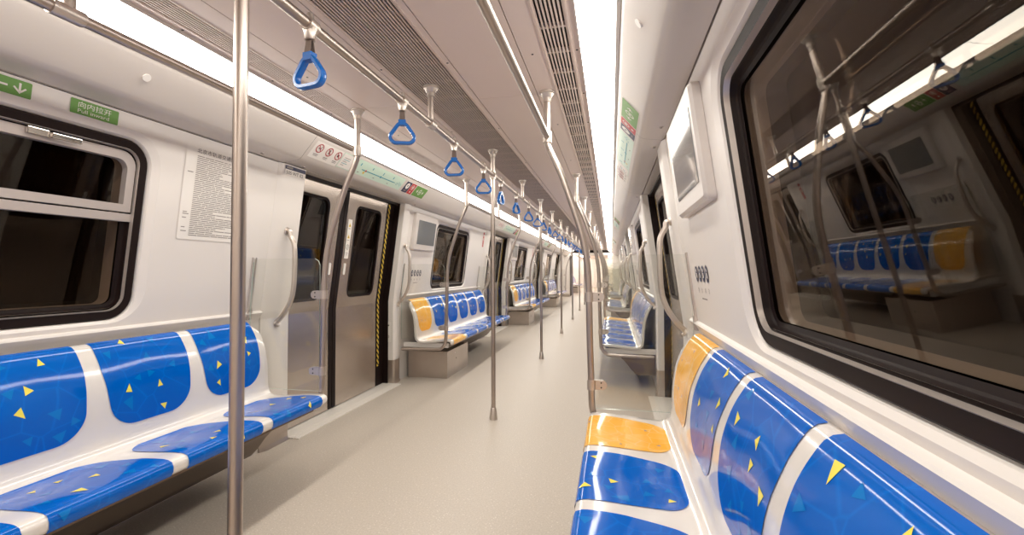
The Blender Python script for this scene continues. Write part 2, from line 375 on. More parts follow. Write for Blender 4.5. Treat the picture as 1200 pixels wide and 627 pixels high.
# ------------------------------------------------------------------ doorways
dn = 0
for s in (-1, 1):
    pil = MB()
    for D in DOOR_Y:
        for a, b, na, nb in [(D-0.93, D-0.67, -1, 1), (D+0.92, D+1.08, 1, 1)]:
            if b < Y0: continue
            Z = [1.848, 1.6, 1.3, 1.0, 0.84, 0.6, 0.24]
            ch = 0.03
            jamb = b if a < D else a          # the edge at the door
            far = a if a < D else b
            sg = 1 if a < D else -1
            # cross-section path from wall side to the door reveal
            def sec(z):
                hh = half(z); return [(hh+0.02, far), (hh-0.001, far), (hh-0.018, far+sg*0.05), (hh-0.018, jamb-sg*0.012), (hh-0.008, jamb), (hh+0.075, jamb)]
            for i in range(len(Z)-1):
                pil.strip([(XW(s, h), y, Z[i]) for h, y in sec(Z[i])], [(XW(s, h), y, Z[i+1]) for h, y in sec(Z[i+1])], M['white'], closed=False)
            def sec2(z, o): return [(h-o if i < 4 else h-o*0.3, y+(0.003*sg if i > 3 else 0)) for i, (h, y) in enumerate(sec(z))]
            fl = [(0.24, 0.004), (0.06, 0.004), (0.025, 0.006), (0.006, 0.013), (0.0, 0.015)]
            for i in range(len(fl)-1):
                pil.strip([(XW(s, h), y, fl[i][0]) for h, y in sec2(fl[i][0], fl[i][1])], [(XW(s, h), y, fl[i+1][0]) for h, y in sec2(fl[i+1][0], fl[i+1][1])], M['brushed'], closed=False)
    struct(pil.build('trim_%d' % (3 if s < 0 else 4), auto=40))
    for k, D in enumerate(DOOR_Y):
        if k == 0: continue
        dn += 1
        fr = MB()  # black inner reveal, header and guide
        a, b = D-0.67, D+0.92
        for za, zb in ((0, 0.84), (0.84, 1.845)):
            for y in (a, b):
                fr.hexa([(XW(s, half(z)+d), y-0.01, z) for z, d in [(za, 0.045), (za, 0.16), (zb, 0.16), (zb, 0.045)]],
                        [(XW(s, half(z)+d), y+0.01, z) for z, d in [(za, 0.045), (za, 0.16), (zb, 0.16), (zb, 0.045)]], M['rubber'])
            fr.hexa([(XW(s, half(z)+d), a, z) for z, d in [(za, 0.13), (za, 0.17), (zb, 0.17), (zb, 0.13)]],
                    [(XW(s, half(z)+d), b, z) for z, d in [(za, 0.13), (za, 0.17), (zb, 0.17), (zb, 0.13)]], M['rubber'])
        fr.box(*sorted((XW(s, 1.24), XW(s, 1.42))), a, b, 1.825, 1.85, M['rubber'])
        do = struct(fr.build('door_%d' % dn, smooth=False))
        for side in (0, 1):
            ya, yb = (D-0.755, D-0.05) if side == 0 else (D+0.05, D+0.735)
            wa, wb_ = (ya+0.10, yb-0.15) if side == 0 else (ya+0.14, yb-0.09)
            P = rrect(wa, wb_, 0.92, 1.73, 0.07)
            lf = MB(); outer = [(ya, 0.012), (yb, 0.012), (yb, 0.84), (yb, 1.80), (yb, 1.825), (ya, 1.825), (ya, 1.80), (ya, 0.84)]
            def DP(y, z, d=0.0): return (XW(s, half(z)+0.09+d), y, z)
            up_o = [(yb, 1.825), (ya, 1.825), (ya, 0.84), (yb, 0.84)]
            tr = bridge(up_o, len(P))
            lf.add([DP(y, z) for y, z in up_o+P], tr, M['door_steel'])
            lf.add([DP(y, z) for y, z in [(ya, 0.012), (yb, 0.012), (yb, 0.8399), (ya, 0.8399)]], [(0, 1, 2, 3)], M['door_steel'])
            for yy in (ya, yb):
                lf.add([DP(yy, 0.012), DP(yy, 0.84), DP(yy, 1.825), DP(yy, 1.825, 0.035), DP(yy, 0.84, 0.035), DP(yy, 0.012, 0.035)], [(0, 1, 2, 3, 4, 5)], M['door_steel'])
            leaf = lf.build('door_leaf', do, auto=20)
            gk = MB(); Q = rrect(wa+0.018, wb_-0.018, 0.938, 1.712, 0.055)
            gk.strip([DP(y, z, -0.002) for y, z in P], [DP(y, z, 0.0) for y, z in Q], M['rubber']); gk.strip([DP(y, z, 0.0) for y, z in Q], [DP(y, z, 0.02) for y, z in Q], M['rubber'])
            gk.build('gasket', leaf, auto=30)
            gl = MB(); n = len(Q); gl.add([DP(y, z, 0.012) for y, z in Q], [tuple(range(n))], M['pane_inner']); gl.add([DP(y, z, 0.034) for y, z in Q], [tuple(range(n))], M['pane_outer'])
            gl.build('pane', leaf, smooth=False)
            e0, e1 = (yb, D-0.004) if side == 0 else (D+0.004, ya)
            se = MB(); se.hexa([DP(y, 0.015, d) for y, d in [(e0, -0.004), (e1, -0.004), (e1, 0.03), (e0, 0.03)]], [DP(y, 0.84, d) for y, d in [(e0, -0.004), (e1, -0.004), (e1, 0.03), (e0, 0.03)]], M['rubber'])
            se.hexa([DP(y, 0.84, d) for y, d in [(e0, -0.004), (e1, -0.004), (e1, 0.03), (e0, 0.03)]], [DP(y, 1.82, d) for y, d in [(e0, -0.004), (e1, -0.004), (e1, 0.03), (e0, 0.03)]], M['rubber'])
            se.build('edge_seal', leaf, smooth=False)
            hy = yb-0.06 if side == 0 else ya+0.055
            hp = MB(); O = rrect(hy-0.014, hy+0.014, 1.12, 1.22, 0.0139, 5); n = len(O)
            hp.add([DP(y, z, -0.006) for y, z in O], [tuple(range(n))], M['paper']); hp.strip([DP(y, z, -0.006) for y, z in O], [DP(y, z, 0.0) for y, z in O], M['paper'])
            hp.build('door_handle', leaf, auto=30)
        tp = MB(); fr2 = MB()
        for za, zb in ((0, 0.84), (0.84, 1.83)): fr2.hexa([(XW(s, half(z)+0.100), y, z) for y, z in [(D+0.737, za), (D+0.91, za), (D+0.91, zb), (D+0.737, zb)]], [(XW(s, half(z)+0.128), y, z) for y, z in [(D+0.737, za), (D+0.91, za), (D+0.91, zb), (D+0.737, zb)]], M['rubber'])
        fr2.build('guide_panel', do, smooth=False)
        for ty in (D+0.80,):
            tp.hexa([(XW(s, half(z)+0.096), y, z) for y, z in [(ty-0.017, 0.2), (ty+0.017, 0.2), (ty+0.017, 0.84), (ty-0.017, 0.84)]], [(XW(s, half(z)+0.0995), y, z) for y, z in [(ty-0.017, 0.2), (ty+0.017, 0.2), (ty+0.017, 0.84), (ty-0.017, 0.84)]], M['tape'])
            tp.hexa([(XW(s, half(z)+0.096), y, z) for y, z in [(ty-0.017, 0.84), (ty+0.017, 0.84), (ty+0.017, 1.82), (ty-0.017, 1.82)]], [(XW(s, half(z)+0.0995), y, z) for y, z in [(ty-0.017, 0.84), (ty+0.017, 0.84), (ty+0.017, 1.82), (ty-0.017, 1.82)]], M['tape'])
        tp.build('hazard_tape', do, smooth=False)
        si = MB(); x0, x1 = sorted((XW(s, 1.21), XW(s, 1.45)))
        si.box(x0, x1, a-0.0, b+0.0, 0.0, 0.006, M['sill'])
        for q in range(3):
            h = 1.235+0.022*q; xa, xb = sorted((XW(s, h), XW(s, h+0.008))); si.box(xa, xb, a, b, 0.006, 0.0085, M['sill'])
        si.build('sill', do, smooth=False)

# ------------------------------------------------------------------ flat graphics
_tc = {}
def text_geo(txt, size):
    if txt not in _tc:
        c = bpy.data.curves.new('t', 'FONT'); c.body = txt; c.size = 1.0; c.resolution_u = 2
        o = bpy.data.objects.new('t', c); COL.objects.link(o); bpy.context.view_layer.update()
        me = bpy.data.meshes.new_from_object(o.evaluated_get(bpy.context.evaluated_depsgraph_get()))
        v = [(p.co.x, p.co.y) for p in me.vertices]; fs = [tuple(p.vertices) for p in me.polygons]
        bpy.data.objects.remove(o); bpy.data.curves.remove(c); bpy.data.meshes.remove(me)
        xs = [p[0] for p in v] or [0, 1]; mnx = min(xs); wd = max(xs)-mnx
        _tc[txt] = ([(p[0]-mnx, p[1]) for p in v], fs, wd)
    v, fs, wd = _tc[txt]
    return [(x*size, y*size) for x, y in v], fs, wd*size
class Decal:
    def __init__(s, O, u, v):
        s.O = Vector(O); s.u = Vector(u).normalized(); s.v = Vector(v).normalized(); s.n = s.u.cross(s.v); s.mb = MB()
    def P(s, x, y, l): return s.O + s.u*x + s.v*y + s.n*(0.0008+0.0006*l)
    def poly(s, pts, m, l=0): s.mb.add([s.P(x, y, l) for x, y in pts], [tuple(range(len(pts)))], M[m])
    def rect(s, x0, y0, x1, y1, m, l=0, r=0.0): s.poly(rrect(x0, x1, y0, y1, r, 4) if r else [(x0, y0), (x1, y0), (x1, y1), (x0, y1)], m, l)
    def disc(s, x, y, r, m, l=0, ry=None, n=20): s.poly([(x+r*math.cos(2*PI*k/n), y+(ry or r)*math.sin(2*PI*k/n)) for k in range(n)], m, l)
    def ring(s, x, y, r, w_, m, l=0, ry=None, n=24):
        ry = ry or r
        s.mb.strip([s.P(x+r*math.cos(2*PI*k/n), y+ry*math.sin(2*PI*k/n), l) for k in range(n)], [s.P(x+(r-w_)*math.cos(2*PI*k/n), y+(ry-w_)*math.sin(2*PI*k/n), l) for k in range(n)], M[m])
    def line(s, x0, y0, x1, y1, w_, m, l=0):
        d = Vector((x1-x0, y1-y0)).normalized(); nx, ny = -d.y*w_/2, d.x*w_/2
        s.poly([(x0+nx, y0+ny), (x0-nx, y0-ny), (x1-nx, y1-ny), (x1+nx, y1+ny)], m, l)
    def text(s, txt, x, y, size, m, l=1, width=None, center=False, right=False):
        v, fs, wd = text_geo(txt, size); k = width/wd if width else 1; wd *= k
        x0 = x-wd/2 if center else x
        s.mb.add([s.P(x0+a*k, y+b, l) for a, b in v], fs, M[m])
    def build(s, name, label, cat, group=None):
        loc = s.O.copy(); s.mb.v = [tuple(Vector(p)-loc) for p in s.mb.v]
        o = s.mb.build(name, smooth=False, recalc=False); o.location = loc
        return tag(o, label, cat, group)
def wall_decal(s, y, z, off=0.0):
    zz = z; O = WP(s, y, z, -off)
    t = 0.13 if z > 0.84 else 0.0
    return Decal(O, (0, -s, 0), (-s*t, 0, 1))
def cove_decal(s, y, q):      # q: 0 at the ridge .. 1 at the light
    h = 1.040+(0.940-1.040)*q; z = 1.890+(2.005-1.890)*q
    return Decal((XW(s, h), y, z), (0, -s, 0), (-0.1*s, 0, 0.115))

# near left window signs
d = wall_decal(-1, 1.41, 1.778, 0.002)
d.rect(0, 0, 0.182, 0.058, 'green', r=0.004); d.text('向内拉开', 0.027, 0.030, 0.026, 'paper', width=0.125); d.text('Pull inward', 0.027, 0.008, 0.021, 'paper', width=0.118)
d.build('green_sign', 'small green sign with white pull inward lettering above the near left window', 'sign')
d = wall_decal(-1, 1.05, 1.778, 0.002)
d.rect(0, 0, 0.235, 0.058, 'green', r=0.004); d.rect(0.03, 0.0255, 0.165, 0.0325, 'paper', 1)
d.line(0.20, 0.048, 0.20, 0.016, 0.007, 'paper', 1); d.line(0.182, 0.032, 0.202, 0.012, 0.006, 'paper', 1); d.line(0.218, 0.032, 0.198, 0.012, 0.006, 'paper', 1)
d.build('green_sign', 'green sign with white line and down arrow at the left picture edge', 'sign')
# passenger notice
d = wall_decal(-1, 1.93, 1.315, 0.002); Wd, Hd = 0.405, 0.485
d.rect(0, 0, Wd, Hd, 'paper', r=0.012)
d.text('北京市轨道交通乘客守则', 0.06, Hd-0.032, 0.026, 'ink', width=0.335)
rr = random.Random(3); y = Hd-0.052
while y > 0.02:
    if rr.random() < 0.16: d.rect(0.018, y, 0.018+rr.uniform(0.02, 0.035), y+0.0042, 'greyink', 1)
    x = 0.065; e = 0.39 if rr.random() < 0.6 else rr.uniform(0.2, 0.36)
    while x < e:
        w_ = rr.uniform(0.02, 0.08); d.rect(x, y, min(x+w_, e), y+0.0040, 'greyink', 1); x += w_+0.004
    y -= 0.0098
d.build('passenger_notice', 'large white notice sheet of dense small print on the left wall', 'notice')
# pillar sign on the near left pillar
d = wall_decal(-1, 2.622, 1.792, 0.0195); d.v = Vector((0.13, 0, 1)).normalized()
d.rect(0, 0.024, 0.20, 0.048, 'navy'); d.rect(0.012, 0.030, 0.07, 0.042, 'greyink', 1); d.rect(0, -0.012, 0.20, 0.024, 'paper')
d.text('505 WT 02', 0.012, -0.007, 0.032, 'ink', width=0.165)
d.build('pillar_sticker', 'narrow sticker with navy band and grey number at the top of the left door pillar', 'sticker')
# cove graphics for each door
for s in (-1, 1):
    for k, D in enumerate(DOOR_Y[1:4]):
        far = ['', ' farther along', ' farthest along'][k]
        # line map, reading left to right as seen from the aisle
        yl = D-0.54 if s < 0 else D+0.30
        d = cove_decal(s, yl, 0.10); H = 0.125; L = 1.0
        d.rect(0, 0, L, H, 'mapgreen', r=0.004); d.rect(0.006, 0.006, 0.19, H-0.006, 'paper', 1); d.line(0.2, 0, 0.2, H, 0.003, 'greyink', 2)
        rr = random.Random(5+k)
        d.line(0.30, 0.052, 0.86, 0.052, 0.007, 'teal', 2); d.disc(0.60, 0.052, 0.011, 'teal', 3); d.disc(0.36, 0.052, 0.009, 'red', 3); d.disc(0.345, 0.03, 0.012, 'yellow', 2)
        for i in range(11):
            x = 0.25+0.06*i
            d.rect(x, 0.075+rr.uniform(-0.005, 0.006), x+0.012, 0.10, 'teal' if i % 3 == 0 else 'mapgreen', 2)
            d.rect(x+0.01, 0.018, x+0.035, 0.024, 'greyink' if i % 4 == 0 else 'mapgreen', 2)
        for i in range(5): d.rect(0.03, 0.025+0.015*i, 0.03+rr.uniform(0.03, 0.11), 0.029+0.015*i, 'teal' if i % 2 else 'greyink', 2)
        for i in range(3): d.ring(0.90+0.03*i, 0.05+0.014*(i % 2), 0.013, 0.003, 'teal', 2)
        d.build('route_map', 'pale green route map strip above the %s %s side door%s' % (ORD[k], SIDE[s], ''), 'map')
        # exit and wheelchair sign
        yn = D+0.63 if s < 0 else D-0.66
        if s < 0:
            d = cove_decal(s, D+0.51, 0.10)
        else: d = cove_decal(s, D-0.72, 0.10)
        seq = [('navy', 0, 0.11), ('red', 0.115, 0.215), ('green', 0.225, 0.49)]
        d.rect(-0.006, -0.004, 0.497, 0.122, 'paper', r=0.004)
        for m_, a, b in seq:
            d.rect(a, 0, b, 0.116, m_, 1); cxx = (a+b)/2
            if m_ == 'navy':
                d.disc(cxx, 0.072, 0.033, 'paper', 2); d.disc(cxx, 0.074, 0.009, 'navy', 3); d.rect(cxx-0.02, 0.015, cxx+0.02, 0.027, 'greyink', 2)
            elif m_ == 'red':
                d.ring(cxx, 0.076, 0.027, 0.006, 'paper', 2); d.disc(cxx, 0.076, 0.012, 'paper', 2); d.disc(cxx, 0.025, 0.010, 'paper', 2)
            else:
                d.ring(cxx, 0.058, 0.026, 0.008, 'paper', 2, ry=0.032); d.disc(cxx, 0.058, 0.009, 'paper', 2)
                for q in (-1, 1):
                    d.line(cxx+q*0.055, 0.078, cxx+q*0.078, 0.06, 0.007, 'paper', 2); d.line(cxx+q*0.055, 0.042, cxx+q*0.078, 0.06, 0.007, 'paper', 2); d.line(cxx+q*0.045, 0.06, cxx+q*0.07, 0.06, 0.007, 'paper', 2)
        d.build('door_sign', 'navy, red and green sign beside the route map of the %s %s side door' % (ORD[k], SIDE[s]), 'sign')
        # three prohibition circles
        ys = D-0.825 if s < 0 else D+0.62
        d = cove_decal(s, ys, 0.10)
        d.rect(-0.03, -0.004, 0.278, 0.122, 'paper', r=0.004)
        for i in range(3):
            x = 0.03+0.105*i
            d.disc(x, 0.077, 0.030, 'paper', 1); d.ring(x, 0.077, 0.034, 0.007, 'prohibit', 2); d.line(x-0.021, 0.098, x+0.021, 0.056, 0.006, 'prohibit', 4)
            if i == 0: d.rect(x-0.015, 0.073, x+0.012, 0.080, 'ink', 3); d.line(x+0.008, 0.082, x+0.014, 0.095, 0.004, 'ink', 3)
            if i == 1: d.disc(x, 0.090, 0.006, 'ink', 3); d.rect(x-0.006, 0.062, x+0.006, 0.084, 'ink', 3)
            if i == 2: d.disc(x-0.003, 0.077, 0.011, 'ink', 3)
            d.rect(x-0.026, 0.026, x+0.022, 0.031, 'greyink', 1); d.rect(x-0.022, 0.016, x+0.02, 0.020, 'greyink', 1)
        d.build('prohibition_sticker', 'white sticker with three red prohibition circles above the %s %s side door' % (ORD[k], SIDE[s]), 'sticker')
# warning stickers on door leaves
for s in (-1, 1):
    for k, D in enumerate(DOOR_Y[1:3]):
        O = (XW(s, half(1.26)+0.088), D+(0.08 if s < 0 else 0.13), 1.26)
        d = Decal(O, (0, -s, 0), (-s*0.13, 0, 1)); d.rect(0, 0, 0.062, 0.34, 'paper', r=0.004)
        for i, z in enumerate((0.275, 0.175)):
            d.poly([(0.012, z), (0.050, z), (0.031, z+0.034)], 'yellow', 1); d.poly([(0.024, z+0.005), (0.038, z+0.005), (0.031, z+0.022)], 'ink', 2); d.rect(0.014, z-0.018, 0.048, z-0.013, 'greyink', 1)
        d.ring(0.031, 0.10, 0.022, 0.004, 'ink', 1); d.line(0.031, 0.088, 0.031, 0.112, 0.006, 'ink', 1); d.rect(0.014, 0.045, 0.048, 0.05, 'greyink', 1); d.rect(0.018, 0.03, 0.044, 0.034, 'greyink', 1)
        d.build('warning_sticker', 'tall white warning sticker on the %s %s side door leaf' % (ORD[k], SIDE[s]), 'sticker')
# red vertical emergency stickers, priority symbols
for k in (1, 2):
    d = wall_decal(-1, DOOR_Y[k+1]-1.08, 1.56, 0.002)
    d.rect(0, 0, 0.07, 0.24, 'red', r=0.004); d.disc(0.035, 0.19, 0.02, 'paper', 1); d.rect(0.02, 0.10, 0.05, 0.15, 'paper', 1); d.rect(0.025, 0.02, 0.045, 0.085, 'paper', 1); d.rect(0.03, 0.025, 0.04, 0.08, 'red', 2)
    d.build('emergency_sticker', 'red upright emergency sticker on the left wall past the %s bench' % ['', 'second', 'third'][k], 'sticker')
for s in (-1, 1):
    for k in range(3):
        if s < 0 and k == 0: continue
        yc = BENCH_Y[k]
        y = yc-1.24 if s < 0 else yc+1.28
        d = wall_decal(s, y, 1.03, 0.002)
        for i in range(4):
            x = 0.035+0.075*i; d.disc(x, 0.10, 0.027, 'navy', 0, ry=0.036); d.disc(x+0.002, 0.116, 0.008, 'paper', 1)
            d.poly([(x-0.009, 0.106), (x+0.011, 0.104), (x+0.016, 0.082), (x-0.004, 0.084)], 'paper', 1)
        for i, c_ in enumerate('老幼病孕'): d.text(c_, 0.025+0.075*i, 0.018, 0.026, 'greyink', 0)
        d.rect(0.09, -0.012, 0.20, -0.006, 'greyink', 0)
        d.build('priority_symbols', 'four dark oval symbols on the %s wall by its %s orange seat' % (SIDE[s], ORD[k-1 if s < 0 else k]), 'sticker')

for k, D in enumerate(DOOR_Y[1:3]):
    d = Decal((XW(-1, 1.311+0.070), D+0.919, 0.42), (1, 0, 0), (0, 0, 1))
    d.rect(0.002, 0, 0.064, 0.22, 'bezel', r=0.004); d.rect(0.004, 0.002, 0.062, 0.218, 'paper', 1, r=0.003)
    d.disc(0.030, 0.175, 0.007, 'ink', 2); d.ring(0.024, 0.06, 0.014, 0.005, 'greyink', 2); d.rect(-0.004, 0.053, 0.016, 0.067, 'bezel', 2, r=0.006)
    d.build('access_panel', 'small white lock panel low on the far pillar of the %s left door' % ORD[k], 'panel')

# ------------------------------------------------------------------ information displays
def display(s, k):
    yc = BENCH_Y[k]-1.02 if s < 0 else BENCH_Y[k]+0.95
    t = thing('information_display', 'grey screen in pale housing on the %s wall by its %s orange seat' % (SIDE[s], ORD[k-1 if s < 0 else k]), 'display', WP(s, yc, 1.39), 0 if s < 0 else PI)
    # local frame: +x towards aisle, y along
    def LP(d, y, z): return (d+0.13*z, y, z)
    def slab(mb, y0, y1, z0, z1, d0, d1, m, r=0.02, ins=0.0):
        A = rrect(y0, y1, z0, z1, r, 4); B = rrect(y0+ins, y1-ins, z0+ins, z1-ins, max(r-ins*0.5, 0.002), 4); n = len(A)
        mb.strip([LP(d0, y, z) for y, z in A], [LP(d1-ins, y, z) for y, z in A], m); mb.strip([LP(d1-ins, y, z) for y, z in A], [LP(d1, y, z) for y, z in B], m)
        mb.add([LP(d1, y, z) for y, z in B], [tuple(range(n))], m)
    h = MB(); slab(h, -0.32, 0.30, -0.005, 0.40, 0.001, 0.040, M['bezel'], 0.02, 0.012); h.build('housing', t, auto=25)
    sc = MB(); slab(sc, -0.25 if s < 0 else -0.235, 0.25, 0.06, 0.325, 0.039, 0.0425, M['screen'], 0.008, 0.001); sc.build('screen', t, auto=25)
for s, k in [(1, 0), (-1, 1), (1, 1), (-1, 2), (1, 2)]: display(s, k)

# ------------------------------------------------------------------ benches
PROF = [(0.768, 0.372), (0.753, 0.380), (0.746, 0.398), (0.749, 0.418), (0.762, 0.430), (0.80, 0.434), (0.88, 0.430), (0.98, 0.420), (1.06, 0.412), (1.105, 0.414), (1.133, 0.432), (1.143, 0.465),
        (1.147, 0.53), (1.152, 0.60), (1.166, 0.68), (1.196, 0.76), (1.230, 0.818), (1.248, 0.838), (1.266, 0.845), (1.287, 0.845)]
_pp = catmull([(a, b, 0) for a, b in PROF], 6)
_S = [0.0]
for i in range(1, len(_pp)): _S.append(_S[-1]+(_pp[i]-_pp[i-1]).length)
UT = _S[-1]
def prof(u):
    u = max(0, min(UT, u))
    for i in range(1, len(_S)):
        if u <= _S[i] + 1e-9:
            t = (u-_S[i-1])/max(1e-9, _S[i]-_S[i-1]); p = _pp[i-1].lerp(_pp[i], t); d = (_pp[i]-_pp[i-1]).normalized()
            return p.x, p.y, d.y, -d.x       # normal pointing up / to the aisle: rotate tangent
    return _pp[-1].x, _pp[-1].y, 0, 1
def uz(h, z):  # nearest u to a profile point
    return min((((p.x-h)**2+(p.y-z)**2), _S[i]) for i, p in enumerate(_pp))[1]
U_SF = uz(0.762, 0.430); U_R = uz(1.133, 0.432); U_B0 = uz(1.147, 0.50); U_TOP = uz(1.248, 0.838)
PITCH_S = 0.463; NS = 6; HL = 1.413
V0 = -HL+0.030
def dish(u, v):
    q = (v-V0)/PITCH_S
    if q < 0 or q > NS: return 0.0
    c_ = math.sin(PI*(q % 1.0))**2
    if u < U_SF: wgt = 0.0
    elif u < U_R: t = (u-U_SF)/(U_R-U_SF); wgt = math.sin(PI*min(1, t*1.05))**0.8 if t*1.05 < 1 else 0.15
    else: t = (u-U_R)/(UT-U_R); wgt = 0.15+0.85*math.sin(PI*min(1, t*1.15)) if t*1.15 < 1 else 0.15*max(0, 1-(t-0.87)*8)
    return 0.007*c_*max(0, wgt)
def surf(u, v, off=0.0):
    h, z, a, b = prof(u); n = Vector((-a, 0, -b)) if False else None
    # tangent d=(dh,dz); a=dz, b=-dh. local x = 1.1-h so outward normal (aisle/up) is (dz, dh) in (x,z)
    nx, nz = a, -b
    k = off - dish(u, v)
    return (1.1-h + nx*k, v, z + nz*k)
def bench_proto():
    root = thing('metro_bench', 'bench', 'bench')
    # shell
    n_u, n_v = 60, 72; mb = MB(); vs = []
    for i in range(n_u+1):
        u = UT*i/n_u
        r0, r1 = 0.05, 0.09; L = HL
        if u < r0: L = HL-r0+math.sqrt(max(0, r0*r0-(r0-u)**2))
        if u > UT-r1-0.05: L = HL-r1+math.sqrt(max(0.0, r1*r1-min(r1, u-(UT-r1-0.05))**2))
        for j in range(n_v+1):
            v = -L+2*L*j/n_v; vs.append(surf(u, v))
    fs = [(i*(n_v+1)+j, i*(n_v+1)+j+1, (i+1)*(n_v+1)+j+1, (i+1)*(n_v+1)+j) for i in range(n_u) for j in range(n_v)]
    mb.add(vs, fs, M['white_gloss'])
    o = mb.build('seat_shell', root, auto=60, recalc=False)
    sd = o.modifiers.new('t', 'SOLIDIFY'); sd.thickness = 0.022; sd.offset = -1 if True else 1
    bv = o.modifiers.new('b', 'BEVEL'); bv.width = 0.006; bv.segments = 2; bv.limit_method = 'ANGLE'; bv.angle_limit = 1.0
    # inserts
    def width_back(u):
        t = (u-U_B0); R = 0.10; W = 0.200-0.022*max(0, 1-t/0.25)
        if t < R: W -= R-math.sqrt(max(0, R*R-(R-t)**2))
        return W
    UB1 = uz(1.274, 0.845); US0 = uz(0.757, 0.377); US1 = uz(1.098, 0.413)
    def width_seat(u):
        t = US1-u; R = 0.075; W = 0.199-0.030*max(0, 1-t/0.22)**1.3
        if t < R: W -= R-math.sqrt(max(0, R*R-(R-t)**2))
        return W
    for q in range(NS):
        vc = V0+(q+0.5)*PITCH_S
        for nm, ua, ub, wf in (('backrest_insert', U_B0, UB1, width_back), ('seat_insert', US0, US1, width_seat)):
            mb = MB(); nu, nv = 34, 14; vs = []
            base = M['orange'] if q == 0 else M['blue']
            for i in range(nu+1):
                t = i/nu
                t = 1-(1-t)**1.0
                u = ua+(ub-ua)*(t**1.6 if nm[0] == 'b' else 1-(1-t)**1.6); W = wf(u)
                for j in range(nv+1): vs.append(surf(u, vc-W+2*W*j/nv, 0.0022))
            fs = [(i*(nv+1)+j, i*(nv+1)+j+1, (i+1)*(nv+1)+j+1, (i+1)*(nv+1)+j) for i in range(nu) for j in range(nv)]
            mb.add(vs, fs, base)
            # printed triangles, following the surface
            rr = random.Random(q*17+(3 if nm[0] == 'b' else 91))
            def tri(uc, vv, size, m, ang, asp=1.0, lift=0.0030):
                pts = [(uc+size*math.cos(ang+a)*(asp if a == 0 else 1), vv+size*math.sin(ang+a)) for a in (0, 2.2, -2.2)]
                G = 4; gv = []; idx = {}
                for a in range(G+1):
                    for b in range(G+1-a):
                        c_ = G-a-b; uu = (pts[0][0]*a+pts[1][0]*b+pts[2][0]*c_)/G; v_ = (pts[0][1]*a+pts[1][1]*b+pts[2][1]*c_)/G
                        idx[(a, b)] = len(gv); gv.append(surf(uu, v_, lift))
                gf = []
                for a in range(G):
                    for b in range(G-a):
                        gf.append((idx[(a, b)], idx[(a+1, b)], idx[(a, b+1)]))
                        if b < G-a-1: gf.append((idx[(a+1, b)], idx[(a+1, b+1)], idx[(a, b+1)]))
                mb.add(gv, gf, m)
            tries = 0; placed = []
            ny = 4; npale = 7; total = ny+npale if q else 4
            while len(placed) < total and tries < 400:
                tries += 1
                uc = rr.uniform(ua+0.03, ub-0.03); W = wf(uc)-0.035; vv = vc+rr.uniform(-W, W)
                if W < 0.03 or any((uc-a)**2+(vv-b)**2 < 0.0026 for a, b in placed): continue
                placed.append((uc, vv)); i = len(placed)
                if q == 0: tri(uc, vv, rr.uniform(0.008, 0.012), M['seat_lilac'], rr.uniform(0, 6.28), 1.0)
                elif i <= ny: tri(uc, vv, rr.uniform(0.015, 0.023), M['seat_yellow'], rr.uniform(0, 6.28), rr.uniform(1.0, 1.7), 0.0034)
                else: tri(uc, vv, rr.uniform(0.018, 0.030), M['seat_pale'], rr.uniform(0, 6.28), rr.uniform(0.8, 1.5), 0.0030)
            mb.build(nm, root, auto=60, recalc=False)
    # under frame, brackets, duct
    fr = MB(); fr.box(1.1-1.30, 1.1-0.80, -HL+0.02, -HL+0.05, 0.345, 0.395, M['white']); fr.box(1.1-1.30, 1.1-0.80, HL-0.05, HL-0.02, 0.345, 0.395, M['white'])
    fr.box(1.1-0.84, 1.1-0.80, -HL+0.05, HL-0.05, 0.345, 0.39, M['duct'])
    fr.build('under_frame', root, smooth=False, bevel=0.004)
    du = MB(); dp = [(0.845, 0.350), (0.93, 0.30), (1.00, 0.23), (1.05, 0.165), (1.09, 0.125), (1.13, 0.105), (1.145, 0.112), (1.30, 0.112)]
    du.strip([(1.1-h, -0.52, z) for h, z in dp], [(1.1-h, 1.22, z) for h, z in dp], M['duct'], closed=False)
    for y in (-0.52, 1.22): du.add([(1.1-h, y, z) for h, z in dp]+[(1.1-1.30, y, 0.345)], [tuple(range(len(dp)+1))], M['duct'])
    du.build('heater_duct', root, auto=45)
    return root
bench0 = bench_proto()
box_mb = MB(); box_mb.box(1.1-1.30, 1.1-0.85, -1.27, -0.54, 0.0, 0.285, M['brushed'])
box_mb.tube([(0.251, -1.02, 0.235), (0.2535, -1.02, 0.235)], 0.008, M['paper'], n=12); box_mb.tube([(0.251, -0.98, 0.17), (0.2535, -0.98, 0.17)], 0.009, M['dark'], n=12)
boxo = box_mb.build('equipment_box', bench0, smooth=False, bevel=0.004)
first = True
BL = {(-1, 0): 'nearest left bench of blue seats, cut by the left picture edge', (1, 0): 'nearest right bench with orange end seat beneath the big window',
      (-1, 1): 'second left bench, orange seat first, past the left doors', (1, 1): 'second right bench of blue seats behind the glass screen',
      (-1, 2): 'third left bench, small beyond the second doors', (1, 2): 'third right bench, seen small through glass screens', (-1, 3): 'fourth and farthest left bench', (1, 3): 'fourth and farthest right bench'}
BCX = -0.875
for k in range(4):
    for s in (-1, 1):
        o = bench0 if first else copy_tree(bench0); first = False
        o.location = (BCX-1.1, BENCH_Y[k]+(0.034 if k == 0 else 0), 0) if s < 0 else (BCX+1.112, BENCH_Y[k]-(0.008 if k == 0 else 0), 0)
        o.rotation_euler = (0, 0, 0 if s < 0 else PI); o['label'] = BL[(s, k)]; o['group'] = 'benches of six seats along the walls'

